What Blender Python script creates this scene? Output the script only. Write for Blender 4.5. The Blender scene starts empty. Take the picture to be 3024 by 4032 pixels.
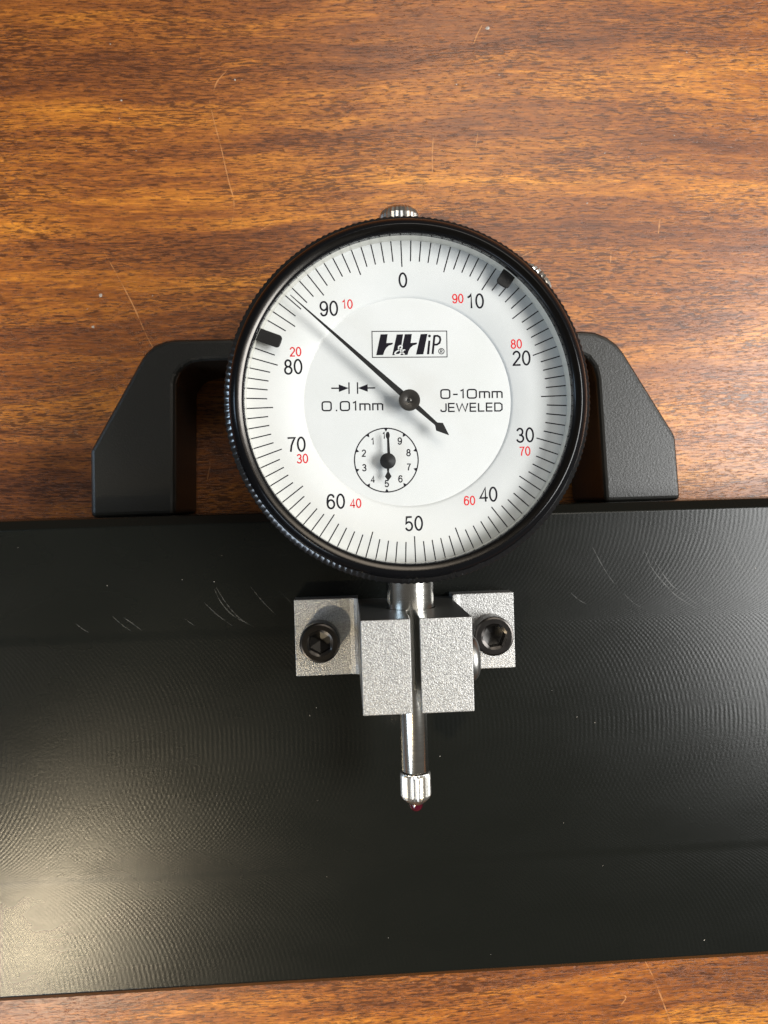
import bpy, bmesh, math, random
from mathutils import Matrix, Vector
rad = math.radians
S = 0.001                                   # everything below is written in millimetres
scene = bpy.context.scene
COL = scene.collection

# ---------------------------------------------------------------- camera
cam = bpy.data.cameras.new("camera")
cam_o = bpy.data.objects.new("camera", cam)
COL.objects.link(cam_o)
cam.sensor_fit = 'VERTICAL'
cam.sensor_height = 36.0
cam.sensor_width = 27.0
cam.lens = 36.0 * 3000.0 / 4032.0
cam.clip_start = 0.002
cam.clip_end = 20.0
cam_o.location = (-10.5 * S, 0, 129.0 * S)
cam_o.rotation_euler = (rad(-0.783), rad(-2.900), rad(-1.702))
cam.dof.use_dof = True
cam.dof.focus_distance = 0.124
cam.dof.aperture_fstop = 48.0
scene.camera = cam_o

# ---------------------------------------------------------------- world and lights
world = bpy.data.worlds.new("World")
scene.world = world
world.use_nodes = True
wb = world.node_tree.nodes["Background"]
wb.inputs[0].default_value = (1.0, 0.93, 0.84, 1)
wb.inputs[1].default_value = 0.10

def area_light(name, az, el, dist, sx, sy, radiance, color, target=(0, 0, 0), spread=180.0, aligned=False):
    d = bpy.data.lights.new(name, 'AREA')
    d.shape = 'RECTANGLE'
    d.size, d.size_y = sx, sy
    d.energy = radiance * math.pi * sx * sy
    d.color = color
    d.spread = rad(spread)
    o = bpy.data.objects.new(name, d)
    COL.objects.link(o)
    a, e = rad(az), rad(el)
    v = Vector((math.cos(e) * math.cos(a), math.cos(e) * math.sin(a), math.sin(e)))
    o.location = Vector(target) * S + v * dist
    if aligned:                                       # panel edges run along the bar
        X = (Vector((1, 0, 0)) - v * v.x).normalized()
        Y = v.cross(X)
        o.rotation_euler = Matrix((X, Y, v)).transposed().to_euler()
    else:
        o.rotation_euler = v.to_track_quat('Z', 'Y').to_euler()
    return o

area_light("window_right", -2, 45, 0.60, 0.36, 0.22, 27.0, (0.985, 0.99, 0.98))
area_light("window_front", 224, 30, 0.60, 0.32, 0.20, 6.5, (0.72, 0.84, 1.0))
area_light("window_left", 172, 26, 0.60, 0.09, 0.22, 12.0, (0.58, 0.78, 1.0))
area_light("window_back", 68, 53, 0.60, 0.28, 0.22, 6.0, (1.0, 0.92, 0.80))

def beam(name, az, el, dist, radius, footprint, power, color, target):
    """warm front-left key light, added as spots with cones shaped to miss the dial"""
    d = bpy.data.lights.new(name, 'SPOT')
    d.energy = power
    d.color = color
    d.shadow_soft_size = radius
    d.spot_size = 2 * math.atan(footprint * S / dist)
    d.spot_blend = 0.14
    o = bpy.data.objects.new(name, d)
    COL.objects.link(o)
    a, e = rad(az), rad(el)
    v = Vector((math.cos(e) * math.cos(a), math.cos(e) * math.sin(a), math.sin(e)))
    o.location = Vector(target) * S + v * dist
    o.rotation_euler = v.to_track_quat('Z', 'Y').to_euler()
beam("key_spot_front", 224, 55, 0.50, 0.022, 85, 7.6, (1.0, 0.83, 0.56), (-35, -105, -9))  # key light on bar and clamp, cone shaped to leave the dial unlit
beam("key_spot_left", 227, 53, 0.50, 0.020, 45, 3.2, (1.0, 0.86, 0.62), (-78, 38, -46))  # second spot added for the same key light, on the wood at left

scene.view_settings.view_transform = 'Standard'
scene.view_settings.look = 'None'
scene.view_settings.exposure = 0.0
scene.view_settings.gamma = 1.0
scene.cycles.use_denoising = True
scene.cycles.denoising_prefilter = 'NONE'
scene.cycles.max_bounces = 8

# ---------------------------------------------------------------- materials
class NT:
    """small helper round a node tree"""
    def __init__(self, m):
        self.t = m.node_tree
        self.n = self.t.nodes
        self.bsdf = self.n["Principled BSDF"]
    def node(self, kind, **kw):
        nd = self.n.new(kind)
        for k, v in kw.items():
            setattr(nd, k, v)
        return nd
    def link(self, a, b):
        self.t.links.new(a, b)
    def val(self, sock, v):
        if hasattr(v, 'is_output'):
            self.link(v, sock)
        else:
            sock.default_value = v
    def math(self, op, a, b=None, c=None, clamp=False):
        nd = self.node('ShaderNodeMath', operation=op)
        nd.use_clamp = clamp
        self.val(nd.inputs[0], a)
        if b is not None: self.val(nd.inputs[1], b)
        if c is not None: self.val(nd.inputs[2], c)
        return nd.outputs[0]
    def coord(self, scale, rot=0.0, loc=(0, 0, 0)):
        tc = self.node('ShaderNodeTexCoord')
        mp = self.node('ShaderNodeMapping')
        self.link(tc.outputs['Object'], mp.inputs[0])
        mp.inputs['Scale'].default_value = [s / S for s in scale]
        mp.inputs['Rotation'].default_value = (0, 0, rot)
        mp.inputs['Location'].default_value = loc
        return mp.outputs[0]
    def noise(self, vec, scale=1.0, detail=3.0, rough=0.55, dist=0.0):
        nd = self.node('ShaderNodeTexNoise')
        self.link(vec, nd.inputs['Vector'])
        nd.inputs['Scale'].default_value = scale
        nd.inputs['Detail'].default_value = detail
        nd.inputs['Roughness'].default_value = rough
        nd.inputs['Distortion'].default_value = dist
        return nd.outputs['Fac']
    def ramp(self, fac, stops, interp='LINEAR'):
        nd = self.node('ShaderNodeValToRGB')
        nd.color_ramp.interpolation = interp
        el = nd.color_ramp.elements
        while len(el) < len(stops): el.new(0.5)
        for e, (p, c) in zip(el, stops):
            e.position = p
            e.color = (c, c, c, 1) if not isinstance(c, tuple) else (*c, 1)
        self.val(nd.inputs[0], fac)
        return nd.outputs[0]
    def mix(self, fac, a, b, mode='MIX'):
        nd = self.node('ShaderNodeMix', data_type='RGBA', blend_type=mode)
        self.val(nd.inputs[0], fac)
        for s, v in ((nd.inputs[6], a), (nd.inputs[7], b)):
            if isinstance(v, tuple): s.default_value = (*v, 1)
            else: self.link(v, s)
        return nd.outputs[2]
    def bump(self, height, strength, dist):
        nd = self.node('ShaderNodeBump')
        nd.inputs['Strength'].default_value = strength
        nd.inputs['Distance'].default_value = dist * S
        self.link(height, nd.inputs['Height'])
        self.link(nd.outputs[0], self.bsdf.inputs['Normal'])
        return nd

def mat(name, color, rough=0.5, metal=0.0, ior=1.5, spec=0.5):
    m = bpy.data.materials.new(name)
    m.use_nodes = True
    b = m.node_tree.nodes["Principled BSDF"]
    b.inputs['Base Color'].default_value = (*color, 1)
    b.inputs['Roughness'].default_value = rough
    b.inputs['Metallic'].default_value = metal
    b.inputs['IOR'].default_value = ior
    b.inputs['Specular IOR Level'].default_value = spec
    return m

def wood_material():
    m = mat("walnut_wood", (0.3, 0.1, 0.02), 0.4, 0.0, 1.5)
    t = NT(m)
    R = rad(-5.0)
    warp = t.noise(t.coord((0.011, 0.035, 0.03), R), 1.0, 2.0)
    def stretched(sx, sy, amt, loc=(0, 0, 0)):
        v = t.coord((sx, sy, sx), R, loc)
        cmb = t.node('ShaderNodeCombineXYZ')
        t.link(t.math('MULTIPLY', warp, amt), cmb.inputs[1])
        ad = t.node('ShaderNodeVectorMath', operation='ADD')
        t.link(v, ad.inputs[0]); t.link(cmb.outputs[0], ad.inputs[1])
        return ad.outputs[0]
    bands = t.noise(stretched(0.0055, 0.07, 2.2, (3.1, 1.7, 0)), 1.0, 2.0, 0.5)
    mid = t.noise(stretched(0.020, 0.26, 4.0), 1.0, 3.0, 0.6)
    fine = t.noise(stretched(0.07, 1.0, 9.0), 1.0, 3.0, 0.65)
    fibre = t.noise(stretched(0.22, 3.4, 24.0), 1.0, 3.0, 0.7)
    mott = t.noise(t.coord((0.30, 0.75, 0.3), R), 1.0, 4.0, 0.7, 0.8)
    poreden = t.noise(stretched(0.03, 0.12, 2.0, (2, 8, 0)), 1.0, 2.0, 0.5)
    f = t.math('MULTIPLY', bands, 0.60)
    for n_, w_ in ((mid, 0.46), (fine, 0.34), (mott, 0.30)):
        f = t.math('ADD', f, t.math('MULTIPLY', n_, w_))
    f = t.math('SUBTRACT', f, 0.345)
    base = t.ramp(f, [(0.27, (0.0858, 0.0260, 0.0091)), (0.39, (0.1690, 0.0507, 0.0123)),
                      (0.49, (0.2600, 0.0806, 0.0143)), (0.61, (0.4225, 0.1456, 0.0182)), (0.74, (0.6110, 0.2366, 0.0273))])
    fib = t.ramp(fibre, [(0.32, 0.56), (0.64, 1.26)])
    col = t.mix(1.0, base, fib, 'MULTIPLY')
    pm = None
    for sx, sy, off, amt in ((0.26, 2.5, (9, 4, 0), 14.0), (0.5, 4.4, (1, 7, 0), 20.0)):
        pores = t.noise(stretched(sx, sy, amt, off), 1.0, 2.0, 0.5, 0.3)
        thr = t.math('MULTIPLY_ADD', poreden, 0.26, 0.44)
        p_ = t.math('MULTIPLY', t.math('SUBTRACT', pores, thr), 24.0, clamp=True)
        pm = p_ if pm is None else t.math('MAXIMUM', pm, p_)
    col = t.mix(t.math('MULTIPLY', pm, 0.80), col, (0.045, 0.0135, 0.0045))
    t.link(col, t.bsdf.inputs['Base Color'])
    rg = t.math('MULTIPLY_ADD', fibre, 0.14, 0.28)
    t.link(rg, t.bsdf.inputs['Roughness'])
    h = t.math('SUBTRACT', t.math('MULTIPLY', fibre, 0.5), pm)
    micro = t.noise(t.coord((1.6, 3.0, 1.6), R), 1.0, 3.0, 0.6)
    h = t.math('ADD', h, t.math('MULTIPLY', micro, 0.8))
    t.bump(h, 0.35, 0.07)
    return m

def acetal_material(name, y0, radius, both, amp):
    """black plastic with the curved marks a fly cutter leaves"""
    m = mat(name, (0.0048, 0.0053, 0.0042), 0.3, 0.0, 1.46, 0.27)
    t = NT(m)
    v = t.coord((1, 1, 1))
    sp = t.node('ShaderNodeSeparateXYZ')
    t.link(v, sp.inputs[0])
    wob = t.noise(t.coord((0.22, 0.22, 0.22)), 1.0, 2.0)
    wob2 = t.noise(t.coord((0.9, 0.5, 0.9)), 1.0, 2.0)
    dy = t.math('SUBTRACT', sp.outputs[1], y0)
    s = t.math('SQRT', t.math('MAXIMUM', t.math('SUBTRACT', radius * radius, t.math('MULTIPLY', dy, dy)), 0.01))
    def wave(sign):
        ph = t.math('ADD', sp.outputs[0], t.math('MULTIPLY', s, sign))
        ph = t.math('ADD', ph, t.math('ADD', t.math('MULTIPLY', wob, 0.45), t.math('MULTIPLY', wob2, 0.22)))
        return t.math('SINE', t.math('MULTIPLY', ph, 2 * math.pi / 0.88))
    w = wave(-1.0)
    if both:
        w = t.math('ADD', w, t.math('MULTIPLY', wave(1.0), both))
    grain = t.noise(t.coord((1.9, 1.9, 1.9)), 1.0, 3.0, 0.7)
    patch = t.ramp(t.noise(t.coord((0.09, 0.16, 0.05), 0.0, (4, 2, 1)), 1.0, 4.0, 0.7), [(0.3, 0.25), (0.68, 1.1)])
    h = t.math('ADD', t.math('MULTIPLY', t.math('MULTIPLY', w, patch), 0.26), grain)
    t.bump(h, amp, 0.05)
    big = t.noise(t.coord((0.06, 0.12, 0.06)), 1.0, 3.0)
    t.link(t.math('MULTIPLY_ADD', big, 0.08, 0.235), t.bsdf.inputs['Roughness'])
    return m

def blasted_material():
    m = mat("blasted_aluminium", (0.6, 0.59, 0.57), 0.45, 0.8)
    t = NT(m)
    g = t.noise(t.coord((4.4, 4.4, 4.4)), 1.0, 2.0, 0.55)
    g2 = t.noise(t.coord((9.0, 9.0, 9.0)), 1.0, 2.0, 0.5)
    h = t.math('ADD', g, t.math('MULTIPLY', g2, 0.4))
    t.bump(h, 0.85, 0.11)
    c = t.ramp(g, [(0.36, (0.25, 0.247, 0.24)), (0.62, (0.43, 0.424, 0.41))])
    t.link(c, t.bsdf.inputs['Base Color'])
    return m

def steel_material(name, color, rough, axis):
    m = mat(name, color, rough, 1.0)
    t = NT(m)
    sc = [0.3, 0.3, 0.3]; sc[axis] = 9.0
    g = t.noise(t.coord(sc), 1.0, 2.0)
    t.bump(g, 0.12, 0.03)
    t.link(t.math('MULTIPLY_ADD', g, 0.16, rough - 0.06), t.bsdf.inputs['Roughness'])
    return m

def bezel_material(name, ior):
    m = mat(name, (0.004, 0.004, 0.0045), 0.2, 0.0, ior)
    t = NT(m)
    g = t.noise(t.coord((1.5, 1.5, 5.0)), 1.0, 3.0)
    t.link(t.math('MULTIPLY_ADD', g, 0.10, 0.12), t.bsdf.inputs['Roughness'])
    t.bump(g, 0.08, 0.03)
    return m

def handle_material():
    m = mat("textured_black_plastic", (0.0105, 0.0103, 0.0088), 0.36, 0.0, 1.5, 0.42)
    t = NT(m)
    g = t.noise(t.coord((2.4, 2.4, 2.4)), 1.0, 3.0, 0.7)
    t.bump(g, 0.5, 0.10)
    return m

def dial_material():
    m = mat("dial_white", (0.80, 0.80, 0.77), 0.38, 0.0, 1.45, 0.4)
    t = NT(m)
    g = t.noise(t.coord((0.12, 0.12, 0.12)), 1.0, 3.0)
    t.link(t.ramp(g, [(0.3, (0.565, 0.573, 0.553)), (0.7, (0.592, 0.598, 0.583))]), t.bsdf.inputs['Base Color'])
    return m

def glass_material():
    m = bpy.data.materials.new("crystal_glass")
    m.use_nodes = True
    nt = m.node_tree
    nt.nodes.remove(nt.nodes["Principled BSDF"])
    out = nt.nodes["Material Output"]
    tr = nt.nodes.new('ShaderNodeBsdfTransparent')
    gl = nt.nodes.new('ShaderNodeBsdfGlossy')
    gl.inputs['Roughness'].default_value = 0.02
    # Schlick reflectance from |cos|, the same on both faces of the thin pane
    geo = nt.nodes.new('ShaderNodeNewGeometry')
    dot = nt.nodes.new('ShaderNodeVectorMath'); dot.operation = 'DOT_PRODUCT'
    nt.links.new(geo.outputs['Normal'], dot.inputs[0]); nt.links.new(geo.outputs['Incoming'], dot.inputs[1])
    def mth(op, a, b=None):
        n = nt.nodes.new('ShaderNodeMath'); n.operation = op
        for i, v in enumerate((a, b)):
            if v is None: continue
            if hasattr(v, 'is_output'): nt.links.new(v, n.inputs[i])
            else: n.inputs[i].default_value = v
        return n.outputs[0]
    k = mth('POWER', mth('SUBTRACT', 1.0, mth('ABSOLUTE', dot.outputs['Value'])), 5.0)
    fac = mth('ADD', mth('MULTIPLY', k, 0.965), 0.035)
    mx = nt.nodes.new('ShaderNodeMixShader')
    nt.links.new(fac, mx.inputs[0])
    nt.links.new(tr.outputs[0], mx.inputs[1]); nt.links.new(gl.outputs[0], mx.inputs[2])
    nt.links.new(mx.outputs[0], out.inputs[0])
    return m

M = dict(
    wood=wood_material(),
    scratch_wood=mat("scratched_wood", (0.44, 0.19, 0.062), 0.5),
    scratch_bar=mat("scratched_plastic", (0.030, 0.030, 0.026), 0.5),
    ledge_top=acetal_material("acetal_upper_ledge", -2.0, 23.0, 0.0, 0.28),
    channel=acetal_material("acetal_channel", -44.0, 26.0, 0.5, 0.33),
    ledge_low=acetal_material("acetal_lower_ledge", -92.0, 26.0, 0.25, 0.29),
    acetal=acetal_material("acetal_side", -2.0, 500.0, 0.0, 0.2),
    handle=handle_material(),
    alu=blasted_material(),
    alu_cut=steel_material("machined_aluminium", (0.34, 0.335, 0.32), 0.35, 0),
    steel=steel_material("turned_steel", (0.66, 0.645, 0.60), 0.17, 1),
    knurl_steel=steel_material("knurled_steel", (0.62, 0.60, 0.56), 0.28, 1),
    screw=steel_material("black_oxide_steel", (0.048, 0.044, 0.041), 0.28, 2),
    hole=mat("screw_socket_shade", (0.02, 0.018, 0.016), 0.35, 0.5),
    bezel=bezel_material("black_gloss_bezel", 1.28),
    knurl=bezel_material("black_knurled_edge", 1.9),
    ring=steel_material("worn_black_ring", (0.040, 0.037, 0.034), 0.22, 2),
    case=mat("painted_case", (0.02, 0.02, 0.02), 0.4),
    dial=dial_material(),
    rim=mat("dial_rim_white", (0.58, 0.57, 0.51), 0.25),
    ink=mat("black_ink", (0.008, 0.007, 0.011), 0.8, 0.0, 1.4, 0.1),
    red=mat("red_ink", (0.58, 0.022, 0.025), 0.8, 0.0, 1.4, 0.1),
    needle=mat("black_enamel", (0.008, 0.008, 0.008), 0.5, 0.0, 1.4, 0.3),
    hub=mat("dark_bronze_hub", (0.035, 0.032, 0.028), 0.32, 0.5),
    glass=glass_material(),
    ruby=mat("ruby", (0.045, 0.001, 0.007), 0.06, 0.0, 1.76),
    dust=mat("pale_dust", (0.42, 0.38, 0.33), 0.9),
)

# ---------------------------------------------------------------- mesh helpers (millimetres in, metres out)
def link(name, verts, faces, m, parent=None, smooth=False, mats=None, fmat=None):
    me = bpy.data.meshes.new(name)
    me.from_pydata([(v[0] * S, v[1] * S, v[2] * S) for v in verts], [], faces)
    for mm in (mats or [m]): me.materials.append(mm)
    if fmat:
        for p, k in zip(me.polygons, fmat): p.material_index = k
    me.update()
    bm = bmesh.new(); bm.from_mesh(me)
    if not name.startswith(("tick", "numeral", "letter", "logo", "scratch")):
        bmesh.ops.recalc_face_normals(bm, faces=bm.faces)
    bm.to_mesh(me); bm.free()
    if smooth:
        for p in me.polygons: p.use_smooth = True
    o = bpy.data.objects.new(name, me)
    COL.objects.link(o)
    if parent: o.parent = parent
    return o

def bevel(o, w, seg=2, ang=35):
    b = o.modifiers.new("bevel", 'BEVEL')
    b.width = w * S; b.segments = seg; b.limit_method = 'ANGLE'; b.angle_limit = rad(ang)
    b.harden_normals = False
    return o

def sharp(o, ang=35):
    """smooth shading that keeps edges sharper than the angle"""
    me = o.data
    for p in me.polygons: p.use_smooth = True
    me.set_sharp_from_angle(angle=rad(ang))
    return o

def thing(name, label, cat, loc=(0, 0, 0), group=None):
    o = bpy.data.objects.new(name, None)
    COL.objects.link(o)
    o.empty_display_size = 0.01
    o.location = [c * S for c in loc]
    o["label"] = label; o["category"] = cat
    if group: o["group"] = group
    return o

def prism(name, pts, lo, hi, m, parent=None, axis='z'):
    """polygon pts extruded along an axis; for 'y' pts are (x,z), for 'x' pts are (y,z)"""
    n = len(pts)
    def P(p, h):
        if axis == 'z': return (p[0], p[1], h)
        if axis == 'y': return (p[0], h, p[1])
        return (h, p[0], p[1])
    V = [P(p, lo) for p in pts] + [P(p, hi) for p in pts]
    F = [list(range(n))[::-1], list(range(n, 2 * n))]
    F += [[i, (i + 1) % n, n + (i + 1) % n, n + i] for i in range(n)]
    return link(name, V, F, m, parent)

def lathe(name, prof, n, m, parent=None, axis='z', tooth=None, mats=None, pmat=None, close=False):
    """prof: list of (r, h[, tooth weight]); tooth(angle) is subtracted from r, weighted"""
    V, F, fm = [], [], []
    k = len(prof)
    for j in range(n):
        a = 2 * math.pi * j / n
        for p in prof:
            r = p[0]
            if tooth and len(p) > 2: r -= tooth(j) * p[2]
            c, s = r * math.cos(a), r * math.sin(a)
            V.append((c, s, p[1]) if axis == 'z' else ((c, p[1], s) if axis == 'y' else (p[1], c, s)))
    for j in range(n):
        q = (j + 1) % n
        for i in range(k if close else k - 1):
            i2 = (i + 1) % k
            F.append([j * k + i, q * k + i, q * k + i2, j * k + i2])
            fm.append(pmat[i] if pmat else 0)
    if not close:
        for i in (0, k - 1):
            if prof[i][0] > 1e-6:
                F.append([j * k + i for j in range(n)])
                fm.append(pmat[min(i, k - 2)] if pmat else 0)
    o = link(name, V, F, m, parent, mats=mats, fmat=fm)
    bm = bmesh.new(); bm.from_mesh(o.data)
    bmesh.ops.remove_doubles(bm, verts=bm.verts, dist=1e-7)
    bmesh.ops.recalc_face_normals(bm, faces=bm.faces)
    bm.to_mesh(o.data); bm.free()
    return o

def arc(cx, cy, rx, ry, a0, a1, n=14):
    return [(cx + rx * math.cos(rad(a0 + (a1 - a0) * i / n)), cy + ry * math.sin(rad(a0 + (a1 - a0) * i / n))) for i in range(n + 1)]

def ribbon(pts, w, z, V, F, closed=False, taper=None):
    """flat stroke of width w along pts, appended to V, F"""
    n = len(pts); b = len(V)
    for i, p in enumerate(pts):
        p0 = pts[(i - 1) % n] if (closed or i > 0) else None
        p1 = pts[(i + 1) % n] if (closed or i < n - 1) else None
        d0 = (Vector(p) - Vector(p0)).normalized() if p0 else None
        d1 = (Vector(p1) - Vector(p)).normalized() if p1 else None
        d = ((d0 or d1) + (d1 or d0))
        d = d.normalized() if d.length > 1e-6 else (d0 or d1)
        nrm = Vector((-d.y, d.x))
        k = 1.0
        if d0 and d1: k = min(1.6, 1.0 / max(0.5, math.cos(d0.angle(d1, 0.0) / 2)))
        hw = (w if taper is None else w * taper(i / (n - 1))) / 2 * k
        c = Vector(p)
        a, e = c + nrm * hw, c - nrm * hw
        V += [(a.x, a.y, z), (e.x, e.y, z)]
    for i in range(n if closed else n - 1):
        q = (i + 1) % n
        F.append([b + 2 * i, b + 2 * i + 1, b + 2 * q + 1, b + 2 * q])

def rrect(x0, y0, x1, y1, r, n=5):
    return (arc(x1 - r, y1 - r, r, r, 0, 90, n) + arc(x0 + r, y1 - r, r, r, 90, 180, n)
            + arc(x0 + r, y0 + r, r, r, 180, 270, n) + arc(x1 - r, y0 + r, r, r, 270, 360, n))

# stroke lettering: glyph -> (advance, [(points, closed)])
def turn(pts): return [(0.58 - x, 1.0 - y) for x, y in pts]
six = [(0.50, 0.76), (0.47, 0.87), (0.40, 0.945), (0.31, 0.965), (0.21, 0.94), (0.13, 0.85), (0.08, 0.70), (0.055, 0.50), (0.06, 0.32)]
ROUND = {
    '0': (0.66, [(arc(0.29, 0.5, 0.235, 0.46, 0, 345, 22), True)]),
    '1': (0.62, [([(0.10, 0.76), (0.20, 0.80), (0.29, 0.88), (0.34, 0.97), (0.34, 0.03)], False)]),
    '2': (0.66, [(arc(0.29, 0.70, 0.22, 0.26, 172, -38, 14) + [(0.20, 0.23), (0.08, 0.10), (0.06, 0.045), (0.54, 0.045)], False)]),
    '3': (0.66, [(arc(0.28, 0.735, 0.19, 0.225, 165, -80, 12) + [(0.22, 0.51)], False), ([(0.22, 0.51)] + arc(0.28, 0.275, 0.225, 0.235, 85, -168, 14), False)]),
    '4': (0.66, [([(0.42, 0.02), (0.42, 0.95), (0.045, 0.28), (0.57, 0.28)], False)]),
    '5': (0.66, [([(0.50, 0.95), (0.15, 0.95), (0.085, 0.50)] + arc(0.28, 0.33, 0.225, 0.285, 128, -160, 14), False)]),
    '6': (0.66, [(six, False), (arc(0.29, 0.325, 0.225, 0.285, 0, 345, 20), True)]),
    '7': (0.66, [([(0.05, 0.95), (0.54, 0.95), (0.40, 0.70), (0.29, 0.42), (0.23, 0.02)], False)]),
    '8': (0.66, [(arc(0.29, 0.735, 0.185, 0.22, 0, 345, 18), True), (arc(0.29, 0.275, 0.225, 0.24, 0, 345, 20), True)]),
    '9': (0.66, [(turn(six), False), (turn(arc(0.29, 0.325, 0.225, 0.285, 0, 345, 20)), True)]),
}
SQUARE = {
    '0': (1.06, [(rrect(0.06, 0.05, 0.82, 0.95, 0.20), True)]),
    '1': (0.62, [([(0.08, 0.80), (0.30, 0.95), (0.30, 0.03)], False)]),
    '.': (0.50, [([(0.16, 0.055), (0.28, 0.055)], False)]),
    '-': (0.62, [([(0.05, 0.45), (0.45, 0.45)], False)]),
    'm': (1.10, [([(0.06, 0.03), (0.06, 0.70), (0.80, 0.70), (0.90, 0.60), (0.90, 0.03)], False), ([(0.48, 0.70), (0.48, 0.03)], False)]),
    'J': (0.66, [([(0.50, 0.97), (0.50, 0.20), (0.42, 0.07), (0.30, 0.05), (0.16, 0.05), (0.06, 0.12), (0.05, 0.28)], False)]),
    'E': (0.74, [([(0.60, 0.95), (0.07, 0.95), (0.07, 0.05), (0.60, 0.05)], False), ([(0.07, 0.50), (0.57, 0.50)], False)]),
    'W': (1.16, [([(0.02, 0.97), (0.24, 0.05), (0.52, 0.92), (0.80, 0.05), (1.02, 0.97)], False)]),
    'L': (0.70, [([(0.07, 0.97), (0.07, 0.05), (0.58, 0.05)], False)]),
    'D': (0.80, [([(0.07, 0.05), (0.07, 0.95), (0.52, 0.95), (0.70, 0.78), (0.70, 0.22), (0.52, 0.05)], True)]),
}
def lettering(name, text, font, h, weight, cx, cy, z, m, parent, width=None, rot=0.0):
    adv = 0.0; strokes = []
    for ch in text:
        a, st = font[ch]
        for pts, cl in st:
            strokes.append(([(x + adv, y) for x, y in pts], cl))
        adv += a
    xs = [x for pts, _ in strokes for x, _y in pts]
    x0, x1 = min(xs), max(xs)
    sx = h if width is None else (width - weight) / (x1 - x0)
    V, F = [], []
    for k, (pts, cl) in enumerate(strokes):
        q = [((x - (x0 + x1) / 2) * sx, (y - 0.5) * h) for x, y in pts]
        ribbon(q, weight, k * 0.0004, V, F, cl)
    o = link(name, V, F, m, parent)
    o.location = (cx * S, cy * S, z * S)
    o.rotation_euler = (0, 0, rot)
    return o

# ================================================================ tabletop
ZW = -46.0
L_, W_ = 330, 330
V = [(x, y, z) for z in (ZW - 22, ZW) for x, y in ((-L_, -W_), (L_, -W_), (L_, W_), (-L_, W_))]
top = link("tabletop", V, [[3, 2, 1, 0], [4, 5, 6, 7], [0, 1, 5, 4], [1, 2, 6, 5], [2, 3, 7, 6], [3, 0, 4, 7]], M['wood'])
top["kind"] = "structure"
top["label"] = "brown walnut grained tabletop with fine scratches"

def scratch(pts, w, z, m, parent, rough=0.0):
    # smooth the polyline a little and let the ends run out
    P = [Vector(p) for p in pts]
    out = []
    for i in range(len(P) - 1):
        a, b = P[max(i - 1, 0)], P[i]
        c, d = P[i + 1], P[min(i + 2, len(P) - 1)]
        for k in range(6):
            t = k / 6
            out.append(0.5 * ((2 * b) + (c - a) * t + (2 * a - 5 * b + 4 * c - d) * t * t + (3 * b - a - 3 * c + d) * t ** 3))
    out.append(P[-1])
    rnd = random.Random(len(pts) * 7 + int(pts[0][0] * 10))
    jit = [rnd.choice((0.15, 0.5, 0.8, 1.0)) * (0.6 + 0.4 * rnd.random()) for _ in out]
    Vv, Ff = [], []
    n = len(out)
    ribbon([tuple(p) for p in out], w, z, Vv, Ff, taper=lambda t: (0.25 + 0.75 * math.sin(math.pi * min(max(t, 0.02), 0.98))) * jit[min(int(t * (n - 1) + 0.5), n - 1)])
    return link("scratch", Vv, Ff, m, parent)

for pts, w in (
    ([(-62.9, 57.6), (-59.4, 50.8), (-56.7, 45.1), (-54.6, 39.8), (-52.9, 36.1)], 0.34),
    ([(-38.4, 91.6), (-37.5, 86.7), (-36.1, 80.7), (-34.7, 73.4), (-33.7, 69.2), (-33.8, 65.9), (-34.6, 63.0)], 0.26),
    ([(12.2, 83.6), (11.8, 78.8), (11.7, 74.1)], 0.40),
    ([(24.1, 108.3), (22.8, 105.9), (22.1, 104.1)], 0.5),
    ([(64.7, 63.7), (64.2, 60.2)], 0.42),
    ([(52.9, 56.3), (52.7, 53.6)], 0.34),
    ([(22.5, 84.0), (21.8, 80.1)], 0.26),
    ([(56.0, -108.9), (58.6, -114.3), (60.9, -120.6), (62.7, -125.9)], 0.36),
    ([(50.1, -118.0), (52.0, -118.7), (50.7, -120.7)], 0.34),
    ([(-25.0, 64.1), (-26.6, 62.9), (-28.2, 61.9)], 0.24),
    ([(-34.1, 98.3), (-36.4, 95.8), (-37.3, 93.7)], 0.26),
    ([(35.0, 56.8), (31.7, 55.3)], 0.40),
    ([(88.9, 9.4), (87.1, 5.1)], 0.20),
    ([(-40.8, 9.7), (-41.8, 5.5)], 0.24),
    ([(-47.7, 29.2), (-48.4, 26.4)], 0.2),
):
    scratch(pts, w, ZW + 0.012, M['scratch_wood'], top)

def specks(name, spots, parent=None, m=None):
    V, F = [], []
    for x, y, z, r in spots:
        b = len(V); n = 6
        V.append((x, y, z + r * 0.5))
        for k in range(n):
            a = 2 * math.pi * k / n
            q = r * random.uniform(0.6, 1.2)
            V.append((x + q * math.cos(a), y + q * 0.8 * math.sin(a), z))
        F += [[b, b + 1 + k, b + 1 + (k + 1) % n] for k in range(n)]
    o = link(name, V, F, m or M['dust'], parent)
    o["kind"] = "stuff"
    return o
random.seed(4)
wood_spots = [(25.4, 107.6, ZW + 0.01, 0.55), (27.8, 97.0, ZW + .01, .25), (-32.5, 96.0, ZW + .01, .3), (-60.0, 104.0, ZW + .01, .2),
              (-58.0, 91.5, ZW + .01, .28), (-64.0, 48.0, ZW + .01, .5), (-66, 41, ZW + .01, .45), (47.5, 67.5, ZW + .01, .28), (52, 79, ZW + .01, .2)]
wood_spots += [(random.uniform(-95, 85), random.uniform(40, 115), ZW + .01, random.uniform(.08, .2)) for _ in range(22)]
wood_spots += [(random.uniform(-90, 80), random.uniform(-125, -104), ZW + .01, random.uniform(.08, .2)) for _ in range(6)]
specks("dust", wood_spots, top)

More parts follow.
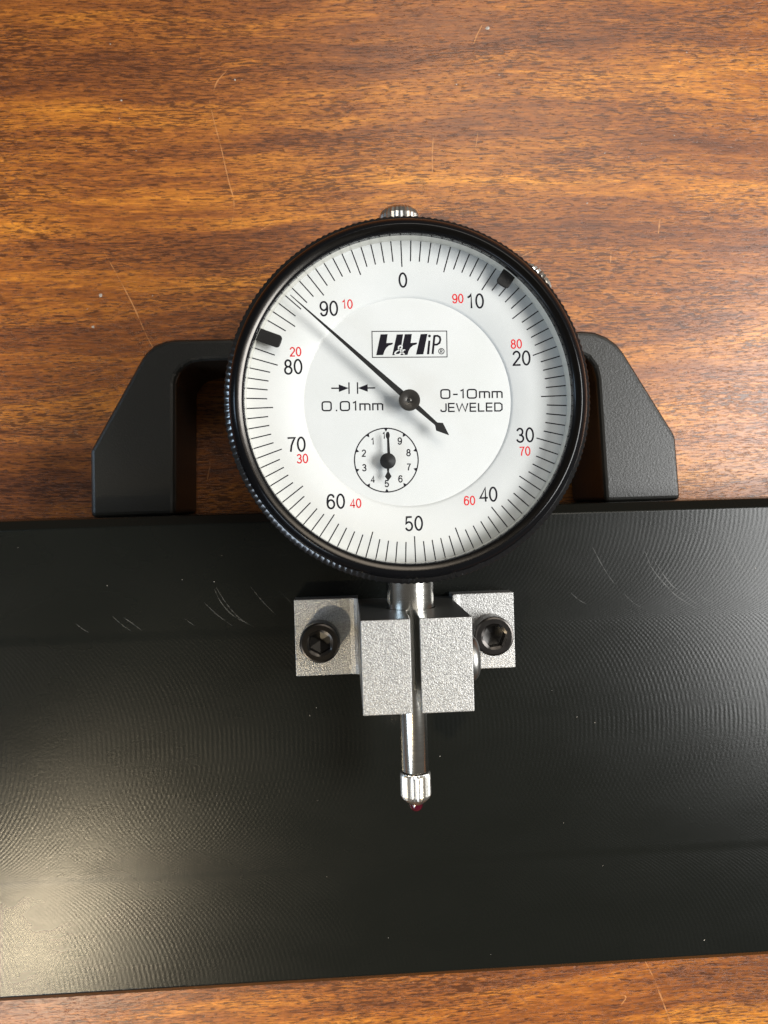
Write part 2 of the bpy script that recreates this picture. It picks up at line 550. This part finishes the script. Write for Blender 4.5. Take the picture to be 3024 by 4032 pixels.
# ================================================================ machined bar with its pull handle
bar = thing("machined_bar", "wide black plastic bar with a slightly raised middle band lying across the wood", "bar", (0, 0, 0))
sstep = lambda t: t * t * (3 - 2 * t)
STEP_A = [(-22.6 - 2.3 * k / 6, -13.2 + 0.1 * sstep(k / 6)) for k in range(7)]
STEP_B = [(-67.2 - 2.3 * k / 6, -13.1 - 0.1 * sstep(k / 6)) for k in range(7)]
prof = [(-1.7, ZW), (-1.7, -14.9), (-3.4, -13.2), *STEP_A, *STEP_B, (-89.3, -13.2), (-91.0, -14.9), (-91.0, ZW)]
n = len(prof)
XL, XH = -150, 150
V = [(XL, y, z) for y, z in prof] + [(XH, y, z) for y, z in prof]
F = [[i, (i + 1) % n, n + (i + 1) % n, n + i] for i in range(n)] + [list(range(n)), list(range(n, 2 * n))]
kinds = [3, 3, 0] + [0] * 3 + [1] * 7 + [2] * 4 + [3] * 5
assert len(kinds) == n + 2, (len(kinds), n)
body = link("bar_body", V, F, None, bar, mats=[M['ledge_top'], M['channel'], M['ledge_low'], M['acetal']], fmat=kinds)
bevel(body, 0.22, 2, 20)
sharp(body, 20)

hp = [(-60.5, -1.68), (-60.2, 11.4), (-49.6, 29.3)] + [(-48.6, 30.6), (-47.0, 31.9), (-45.1, 32.6), (-43.0, 32.9)] + \
     [(38.2, 33.1), (41.0, 32.8), (43.4, 31.8), (45.4, 30.3), (46.8, 28.5), (57.1, 11.4), (57.8, -1.68)] + \
     [(42.0, -1.68), (41.0, 23.2), (40.5, 25.6), (39.2, 27.4), (37.4, 28.4), (35.6, 28.7)] + \
     [(-37.6, 28.5), (-39.8, 28.2), (-41.6, 27.3), (-42.8, 25.8), (-43.2, 24.2), (-44.1, -1.68)]
handle = prism("pull_handle", hp, -45.4, -23.0, M['handle'], bar)
bevel(handle, 1.0, 3, 20)

for pts, w in (
    ([(-35.2, -15.4), (-34.1, -17.9), (-31.9, -20.5), (-28.2, -22.7)], .22), ([(-34.9, -15.1), (-33.1, -18.2), (-30.9, -20.9), (-28.9, -22.3)], .22),
    ([(-37.2, -17.8), (-34.9, -20.2), (-32.1, -22.4)], .16), ([(-28.5, -15.3), (-26.4, -18.1), (-24.1, -20.6)], .2),
    ([(-51.9, -20.1), (-50.3, -21.3), (-48.7, -22.6)], .2), ([(-53.9, -19.8), (-52.3, -21.4), (-50.7, -22.6)], .16),
    ([(-60.6, -20.9), (-59.3, -22.0), (-58.3, -22.6)], .24), ([(-23.3, -16.2), (-21.6, -18.0), (-21.0, -18.9)], .14),
    ([(-40.9, -20.7), (-39.1, -22.1)], .14),
    ([(36.0, -10.0), (36.9, -11.8), (38.2, -14.3), (40.1, -17.2)], .2), ([(46.1, -11.1), (47.5, -14.5), (49.8, -17.5), (52.1, -19.9), (56.0, -22.5)], .26),
    ([(47.2, -11.5), (48.8, -14.5), (51.1, -17.7), (53.7, -19.8), (57.0, -22.4)], .22), ([(61.4, -7.4), (63.0, -11.4), (64.6, -14.4), (66.9, -17.4), (69.9, -20.5)], .24),
    ([(66.5, -20.1), (67.9, -21.1), (69.8, -22.3)], .26), ([(31.6, -18.5), (33.1, -19.9), (34.4, -20.7)], .14),
    ([(55.8, -19.0), (57.7, -20.7), (59.1, -21.5)], .14), ([(41.7, -18.9), (43.7, -20.9), (45.6, -22.1)], .12),
):
    scratch(pts, w, -13.2 + 0.008, M['scratch_bar'], bar)
bs = []
for _ in range(36):
    x, y = random.uniform(-80, 75), random.uniform(-88, -5)
    z = -13.2 if (y > -22 or y < -70) else (-13.1 if -66.5 < y < -25.5 else None)
    if z is None or (-21 < x < 21 and -32 < y < -17): continue
    bs.append((x, y, z + 0.005, random.choice((.05, .06, .06, .07, .08, .11, .14))))
specks("dust", bs, bar)

# ================================================================ clamp bracket bolted to the bar
clamp = thing("clamp_bracket", "silver split clamp bracket with two black socket screws on the black bar", "bracket", (0, -25, -13.1))
def cl(pts): return [(x, z + 13.1) for x, z in pts]
hole = [(4.2 * math.cos(rad(a)), 4.2 * math.sin(rad(a))) for a in range(0, 360, 9)]
sl, sr = -1.12, 0.26
keyhole = [(-8.8, -13.0), (8.42, -13.0), (8.42, 12.9), (sr, 12.9), (sr, 4.19)]
keyhole += [(4.2 * math.cos(rad(a)), 4.2 * math.sin(rad(a))) for a in range(84, -256, -8)]
keyhole += [(sl, 4.05), (sl, 12.9), (-8.8, 12.9)]
pts = cl(keyhole); nk = len(pts)
V = [(x, -7.9, z) for x, z in pts] + [(x, 6.78, z) for x, z in pts]
F = [list(range(nk))[::-1], list(range(nk, 2 * nk))] + [[i, (i + 1) % nk, nk + (i + 1) % nk, nk + i] for i in range(nk)]
fm = [0, 1] + [1 if 3 <= i <= nk - 3 else 0 for i in range(nk)]
block = link("clamp_block", V, F, None, clamp, mats=[M['alu'], M['alu_cut']], fmat=fm)
bevel(block, 0.38, 3, 40)
# flanges, with the small fillet where they meet the block
def flange(x_out, x_in):
    s = 1 if x_out < x_in else -1
    p = [(x_out, -13.05), (x_in, -13.05), (x_in, -8.0), (x_in - s * 0.25, -8.5), (x_in - s * 0.8, -8.95), (x_in - s * 1.5, -9.1), (x_out, -9.1)]
    p = cl(p)
    if s < 0: p = p[::-1]
    o = prism("mounting_flange", p, -6.35, 7.5, M['alu'], clamp, 'y')
    bevel(o, 0.3, 2, 40)
    return o
flange(-20.35, -8.78)
flange(19.75, 8.40)

def socket_screw(x, y, hexrot):
    R_, h0, h1 = 3.55, 4.02, 8.0          # local z: flange top 4.0, head top 8.0
    V, F, fm = [], [], []
    N = 48
    def ringv(r, z): 
        b = len(V); V.extend((r * math.cos(2 * math.pi * k / N), r * math.sin(2 * math.pi * k / N), z) for k in range(N)); return b
    rings = [ringv(R_, h0), ringv(R_, h1 - 0.35), ringv(R_ - 0.12, h1 - 0.1), ringv(R_ - 0.4, h1), ringv(2.35, h1)]
    for a, b in zip(rings, rings[1:]):
        for k in range(N):
            F.append([a + k, a + (k + 1) % N, b + (k + 1) % N, b + k]); fm.append(0)
    def hexr(ang):
        t = (ang - hexrot) % (math.pi / 3) - math.pi / 6
        return 1.82 / math.cos(t)
    b0 = len(V); V.extend((hexr(2 * math.pi * k / N) * math.cos(2 * math.pi * k / N), hexr(2 * math.pi * k / N) * math.sin(2 * math.pi * k / N), h1 - 0.18) for k in range(N))
    b1 = len(V); V.extend((v[0], v[1], h1 - 2.3) for v in V[b0:b0 + N])
    b2 = len(V); V.append((0, 0, h1 - 2.9))
    for k in range(N):
        q = (k + 1) % N
        F.append([rings[-1] + k, rings[-1] + q, b0 + q, b0 + k]); fm.append(0)
        F.append([b0 + k, b0 + q, b1 + q, b1 + k]); fm.append(1)
        F.append([b1 + k, b1 + q, b2]); fm.append(1)
    F.append([k for k in range(N)][::-1]); fm.append(0)
    o = link("socket_screw", V, F, None, clamp, mats=[M['screw'], M['hole']], fmat=fm)
    o.location = (x * S, (y + 25) * S, 0)
    sharp(o, 18)
    return o
socket_screw(-15.76, -24.8, rad(30))
socket_screw(15.25, -24.8, rad(8))
# pinch screw on the right side of the block
ps = lathe("pinch_screw", [(3.6, 0.0), (3.6, 0.55), (3.4, 0.95), (2.9, 1.35), (2.3, 1.55), (1.3, 1.55), (1.3, 0.5), (0.0, 0.5)], 40, M['alu_cut'], clamp, 'x')
ps.location = (8.43 * S, -0.6 * S, (8.4 + 13.1) * S)
sharp(ps, 40)

# ================================================================ dial indicator (axis of the dial at x=0, y=15.6)
ind = thing("dial_indicator", "round white dial indicator with black knurled bezel held by silver clamp", "gauge", (0, 15.6, 0))
TEETH = 180
SEG = 6
def tooth_b(j):
    t = (j % SEG) / SEG
    return 0.5 - 0.5 * math.cos(2 * math.pi * t)      # 0 crest, 1 valley
bz = [(27.6, 3.2), (28.6, 3.2, .08), (28.95, 3.6, .14), (28.95, 9.2, .14), (28.85, 9.3, .13), (28.08, 9.72, .02), (28.0, 9.9), (27.9, 10.9), (27.6, 11.3), (26.95, 11.9),
      (26.75, 11.98), (26.6, 11.98), (25.85, 11.62), (25.7, 11.5), (25.55, 11.2), (25.55, 10.2), (26.6, 10.2), (26.6, 3.2)]
pm_ = [0] * len(bz)
pm_[11] = 1
for k in (1, 2, 3, 4): pm_[k] = 2
bezel = lathe("bezel", bz, TEETH * SEG, None, ind, 'z', tooth_b, [M['bezel'], M['ring'], M['knurl']], pm_, close=True)
sharp(bezel, 32)

case = lathe("case", [(0, -8.6), (24.5, -8.6), (26.2, -7.6), (26.2, 3.0), (27.4, 3.0), (27.4, 6.0), (26.5, 6.0), (0, 6.0)], 96, M['case'], ind)
sharp(case, 40)
rim = lathe("dial_rim", [(25.65, 7.3), (25.65, 10.9), (26.3, 10.9), (26.3, 7.3)], 128, M['rim'], ind, close=True)
sharp(rim, 40)
scale = lathe("dial_scale", [(16.5, 6.9), (16.58, 7.12), (17.08, 7.5), (25.64, 7.5), (25.64, 6.9)], 160, M['dial'], ind, close=True)
sharp(scale, 60)
scale.rotation_euler = (0, 0, rad(1.0))
face = lathe("dial_face", [(0, 6.6), (16.45, 6.6), (16.62, 7.14), (0, 7.14)], 128, M['dial'], ind)
sharp(face, 60)
face.rotation_euler = (0, 0, rad(-0.8))

# tick marks: one object each, sharing two meshes
def tick_mesh(l):
    o = link("tick_mark", [(-0.09, 25.62 - l, 7.512), (0.09, 25.62 - l, 7.512), (0.09, 25.62, 7.512), (-0.09, 25.62, 7.512)], [[0, 1, 2, 3]], M['ink'], scale)
    return o
long_t, short_t = tick_mesh(4.15), tick_mesh(3.25)
for k in range(100):
    src = long_t if k % 5 == 0 else short_t
    o = src if k in (0, 1) else src.copy()
    if k not in (0, 1): COL.objects.link(o); o.parent = scale
    o.rotation_euler = (0, 0, -2 * math.pi * k / 100)

for t_, x, y in (('0', 0.05, 19.38), ('10', 11.52, 15.65), ('20', 18.56, 6.28), ('30', 18.58, -6.08), ('40', 12.20, -15.35), ('50', 0.0, -19.43),
                 ('60', -12.30, -15.32), ('70', -18.10, -6.0), ('80', -17.99, 6.29), ('90', -11.92, 15.28)):
    lettering("numeral", t_, ROUND, 2.36, 0.29, x, y, 7.512, M['ink'], scale)
for t_, x, y in (('90', 8.71, 16.15), ('80', 17.83, 8.58), ('70', 18.43, -8.67), ('60', 9.12, -16.19), ('40', -9.17, -15.77), ('30', -17.25, -8.28), ('20', -17.51, 8.65), ('10', -8.97, 15.86)):
    lettering("numeral", t_, ROUND, 1.46, 0.205, x, y, 7.512, M['red'], scale)

# printing on the inner face
ZF = 7.152
lettering("lettering", "0.01mm", SQUARE, 1.55, 0.23, -8.90, -0.52, ZF, M['ink'], face, 9.85)
lettering("lettering", "0-10mm", SQUARE, 1.52, 0.23, 10.25, 1.26, ZF, M['ink'], face, 10.1)
lettering("lettering", "JEWELED", SQUARE, 1.40, 0.22, 10.22, -0.90, ZF, M['ink'], face, 10.1)
# graduation symbol: two arrows pointing at two bars
V, F = [], []
for s in (-1, 1):
    ribbon([(s * 0.68, -0.92), (s * 0.68, 0.92)], 0.20, 0.0, V, F)
    b = len(V); V += [(s * 0.72, 0, 0.0), (s * 2.3, 0.60, 0.0), (s * 2.3, -0.60, 0.0)]; F.append([b, b + 1, b + 2] if s < 0 else [b, b + 2, b + 1])
    ribbon([(s * 2.2, 0), (s * 3.5, 0)], 0.22, 0.0004, V, F)
o = link("lettering", V, F, M['ink'], face); o.location = (-8.73 * S, 2.33 * S, ZF * S)

# maker's mark in its box (drawn in the units of the enlarged photo, 705 x 247)
LX, LY, K_ = 0.40, 9.26, 12.06 / 705
def lg(p): return [((x - 1008) * K_, (273 - y) * K_) for x, y in p]
def area_sign(p): return sum(p[i][0] * p[(i + 1) % len(p)][1] - p[(i + 1) % len(p)][0] * p[i][1] for i in range(len(p)))
def logo_piece(polys=(), strokes=(), m='ink', dz=0.0):
    V, F = [], []
    for p in polys:
        q = lg(p)
        if area_sign(q) < 0: q = q[::-1]
        b = len(V); V += [(x, y, 0) for x, y in q]; F.append(list(range(b, b + len(q))))
    for i, (p, w, c) in enumerate(strokes):
        ribbon(lg(p), w * K_, 0.0004 * (i + 1), V, F, c)
    o = link("logo", V, F, M[m], face)
    o.location = (LX * S, LY * S, (ZF + dz) * S)
    return o
logo_piece(strokes=[([(657, 152), (1358, 152), (1358, 394), (657, 394)], 8, True)])
def half(dx): return [(737 + dx, 180), (803 + dx, 178), (790 + dx, 262), (846 + dx, 258), (853 + dx, 264), (842 + dx, 276), (812 + dx, 285), (788 + dx, 306), (770 + dx, 336), (759 + dx, 372), (693 + dx, 374)]
logo_piece([half(0)])
logo_piece([[(888, 182), (948, 180), (915, 372), (843, 374)]])
logo_piece([[(x, y) for x, y in half(227)]], dz=0.001)
logo_piece([[(1112, 180), (1176, 177), (1135, 368), (1066, 370)]])
logo_piece([[(1184, 240), (1203, 240), (1190, 368), (1168, 368)]])
logo_piece([[(1195 + 13 * math.cos(rad(a)), 197 + 13 * math.sin(rad(a))) for a in range(0, 360, 24)]])
logo_piece(strokes=[([(1242, 192), (1222, 366)], 20, False), ([(1238, 198), (1270, 196), (1292, 208), (1297, 232), (1288, 262), (1264, 278), (1232, 279)], 18, False)])
logo_piece(strokes=[([(1305 + 26 * math.cos(rad(a)), 340 + 26 * math.sin(rad(a))) for a in range(0, 360, 20)], 7, True),
                    ([(1297, 355), (1297, 326), (1311, 327), (1314, 335), (1309, 341), (1298, 341), (1314, 355)], 6, False)])
# the ampersand, white, over the black letters
logo_piece(strokes=[([(958, 368), (925, 340), (903, 312), (905, 294), (922, 286), (936, 294), (933, 310), (905, 328), (878, 344), (868, 360), (880, 372), (905, 370), (930, 352), (946, 334), (952, 324)], 13, False),
                    ([(938, 326), (966, 326)], 9, False)], m='dial', dz=0.004)

# small revolution counter
SX, SY = -3.62, -9.22
V, F = [], []
ribbon([(5.1 * math.cos(rad(a)), 5.1 * math.sin(rad(a))) for a in range(0, 360, 5)], 0.19, 0, V, F, True)
o = link("lettering", V, F, M['ink'], face); o.location = (SX * S, SY * S, ZF * S)
for k in range(10):
    a = rad(90 + 36 * k)
    t_ = link("tick_mark", [(-0.34, 5.12, 0), (0, 4.55, 0), (0.34, 5.12, 0)], [[0, 1, 2]], M['ink'], face)
    t_.location = (SX * S, SY * S, (ZF + 0.0006) * S); t_.rotation_euler = (0, 0, rad(36 * k))
    txt = str(k if k else 10)
    r_ = 3.75 if k else 3.95
    lettering("numeral", txt, ROUND, 1.10, 0.18, SX + r_ * math.cos(a), SY + r_ * math.sin(a), ZF, M['ink'], face, 0.72 if k not in (0, 1) else (1.2 if k == 0 else None))

# pointers
def solid(name, pts, z0, z1, m, parent, loc=(0, 0)):
    if area_sign(pts) < 0: pts = pts[::-1]
    o = prism(name, pts, z0, z1, m, parent)
    o.location = (loc[0] * S, loc[1] * S, 0)
    return o
pa = math.atan2(16.72, -18.06)
def rot(p, a): return [(x * math.cos(a) - y * math.sin(a), x * math.sin(a) + y * math.cos(a)) for x, y in p]
ptr = solid("pointer", rot([(24.6, 0.05), (1.0, 0.47), (-1.0, 0.40), (-5.6, 0.27), (-6.3, 0.80), (-8.25, 0.03), (-8.25, -0.03), (-6.3, -0.80), (-5.6, -0.27), (-1.0, -0.40), (1.0, -0.47), (24.6, -0.05)], pa), 9.55, 9.75, M['needle'], ind)
hb = lathe("hub", [(1.66, 9.2), (1.68, 9.9), (1.55, 10.06), (0.55, 10.08), (0.42, 10.0), (0.30, 10.12), (0, 10.16)], 48, M['hub'], ptr)
sharp(hb, 40)
lathe("arbor", [(0.5, 7.0), (0.5, 9.3)], 20, M['steel'], ptr)
sp_ = solid("counter_pointer", [(0.28, 4.33), (0.17, 4.42), (-0.02, 4.42), (-0.05, 1.0), (-0.24, -1.0), (-0.13, -1.7), (-0.55, -2.45), (-0.02, -3.15), (0.52, -2.45), (0.13, -1.7), (0.24, -1.0), (0.42, 1.0)], 8.4, 8.55, M['needle'], ind, (-3.60, -9.38))
hb2 = lathe("hub", [(1.22, 8.1), (1.26, 8.7), (1.1, 8.84), (0.4, 8.86), (0.25, 8.95), (0, 8.97)], 40, M['needle'], sp_)
sharp(hb2, 40)
lathe("arbor", [(0.4, 7.0), (0.4, 8.15)], 16, M['steel'], sp_)

# tolerance clips
def clip(ax, ay, bx, by, w):
    d = Vector((ax - bx, ay - by)).normalized(); nn = Vector((-d.y, d.x)) * w / 2
    T, B = Vector((ax, ay)), Vector((bx, by)) - d * 0.7
    tip = [(-w / 2, 0.55), (-w / 2 * 0.90, 0.22), (-w / 2 * 0.62, 0.04), (0, 0.0), (w / 2 * 0.62, 0.04), (w / 2 * 0.90, 0.22), (w / 2, 0.55)]
    side = Vector((-d.y, d.x))
    out = [tuple(T - d * q + side * p) for p, q in tip]
    out = [tuple(B - side * w / 2)] + out + [tuple(B + side * w / 2)]
    if area_sign(out) < 0: out = out[::-1]
    o = prism("tolerance_clip", out, 9.0, 9.45, M['needle'], ind)
    bevel(o, 0.12, 2, 40)
    return o
clip(15.15, 17.72, 16.6, 19.95, 2.25)
clip(-19.75, 9.48, -23.0, 10.72, 2.0)

crystal = lathe("crystal", [(0, 10.6), (25.5, 10.6), (25.5, 11.25), (0, 11.25)], 96, M['glass'], ind)
sharp(crystal, 40)

# stem, spindle, contact point, all along the local -y axis
stem = lathe("stem", [(4.0, -45.5), (4.0, -25.0)], 64, M['steel'], ind, 'y')
sharp(stem, 40)
spin = lathe("spindle", [(2.2, -61.75), (2.3, -61.6), (2.3, -45.4)], 48, M['steel'], ind, 'y')
sharp(spin, 40)
NT_ = 26
def tooth_c(j): return j % 2
cp = lathe("contact_point", [(0.0, -67.35), (1.22, -67.35), (1.7, -66.85), (2.0, -66.75, .02), (2.4, -66.3, .12), (2.62, -65.8, .2), (2.62, -62.35, .2), (2.5, -62.05, .1), (2.45, -61.9), (0, -61.9)], NT_ * 2, M['knurl_steel'], ind, 'y', tooth_c)
sharp(cp, 8)
rb = lathe("ruby_tip", [(0.0, -68.75), (0.45, -68.68), (0.85, -68.42), (1.08, -68.0), (1.17, -67.5), (1.17, -67.3), (0, -67.2)], 32, M['ruby'], cp, 'y')
sharp(rb, 80)
# knurled cap at the top and the bezel lock screw at the upper right
cap = lathe("spindle_cap", [(2.0, 24.0), (3.3, 28.0), (3.45, 28.3, .14), (3.45, 32.0, .17), (3.1, 32.8, .14), (2.3, 33.4, .1), (1.2, 33.65), (0, 33.7)], 28 * 2, M['knurl_steel'], ind, 'y', tooth_c)
sharp(cap, 8)
lock = lathe("lock_screw", [(1.5, 22.0), (1.5, 27.5), (3.2, 27.6), (3.45, 28.0, .35), (3.45, 31.4, .35), (3.1, 32.0, .2), (0, 32.1)], 24 * 2, M['knurl_steel'], ind, 'y', tooth_c)
lock.rotation_euler = (0, 0, rad(42.7 - 90))
sharp(lock, 8)
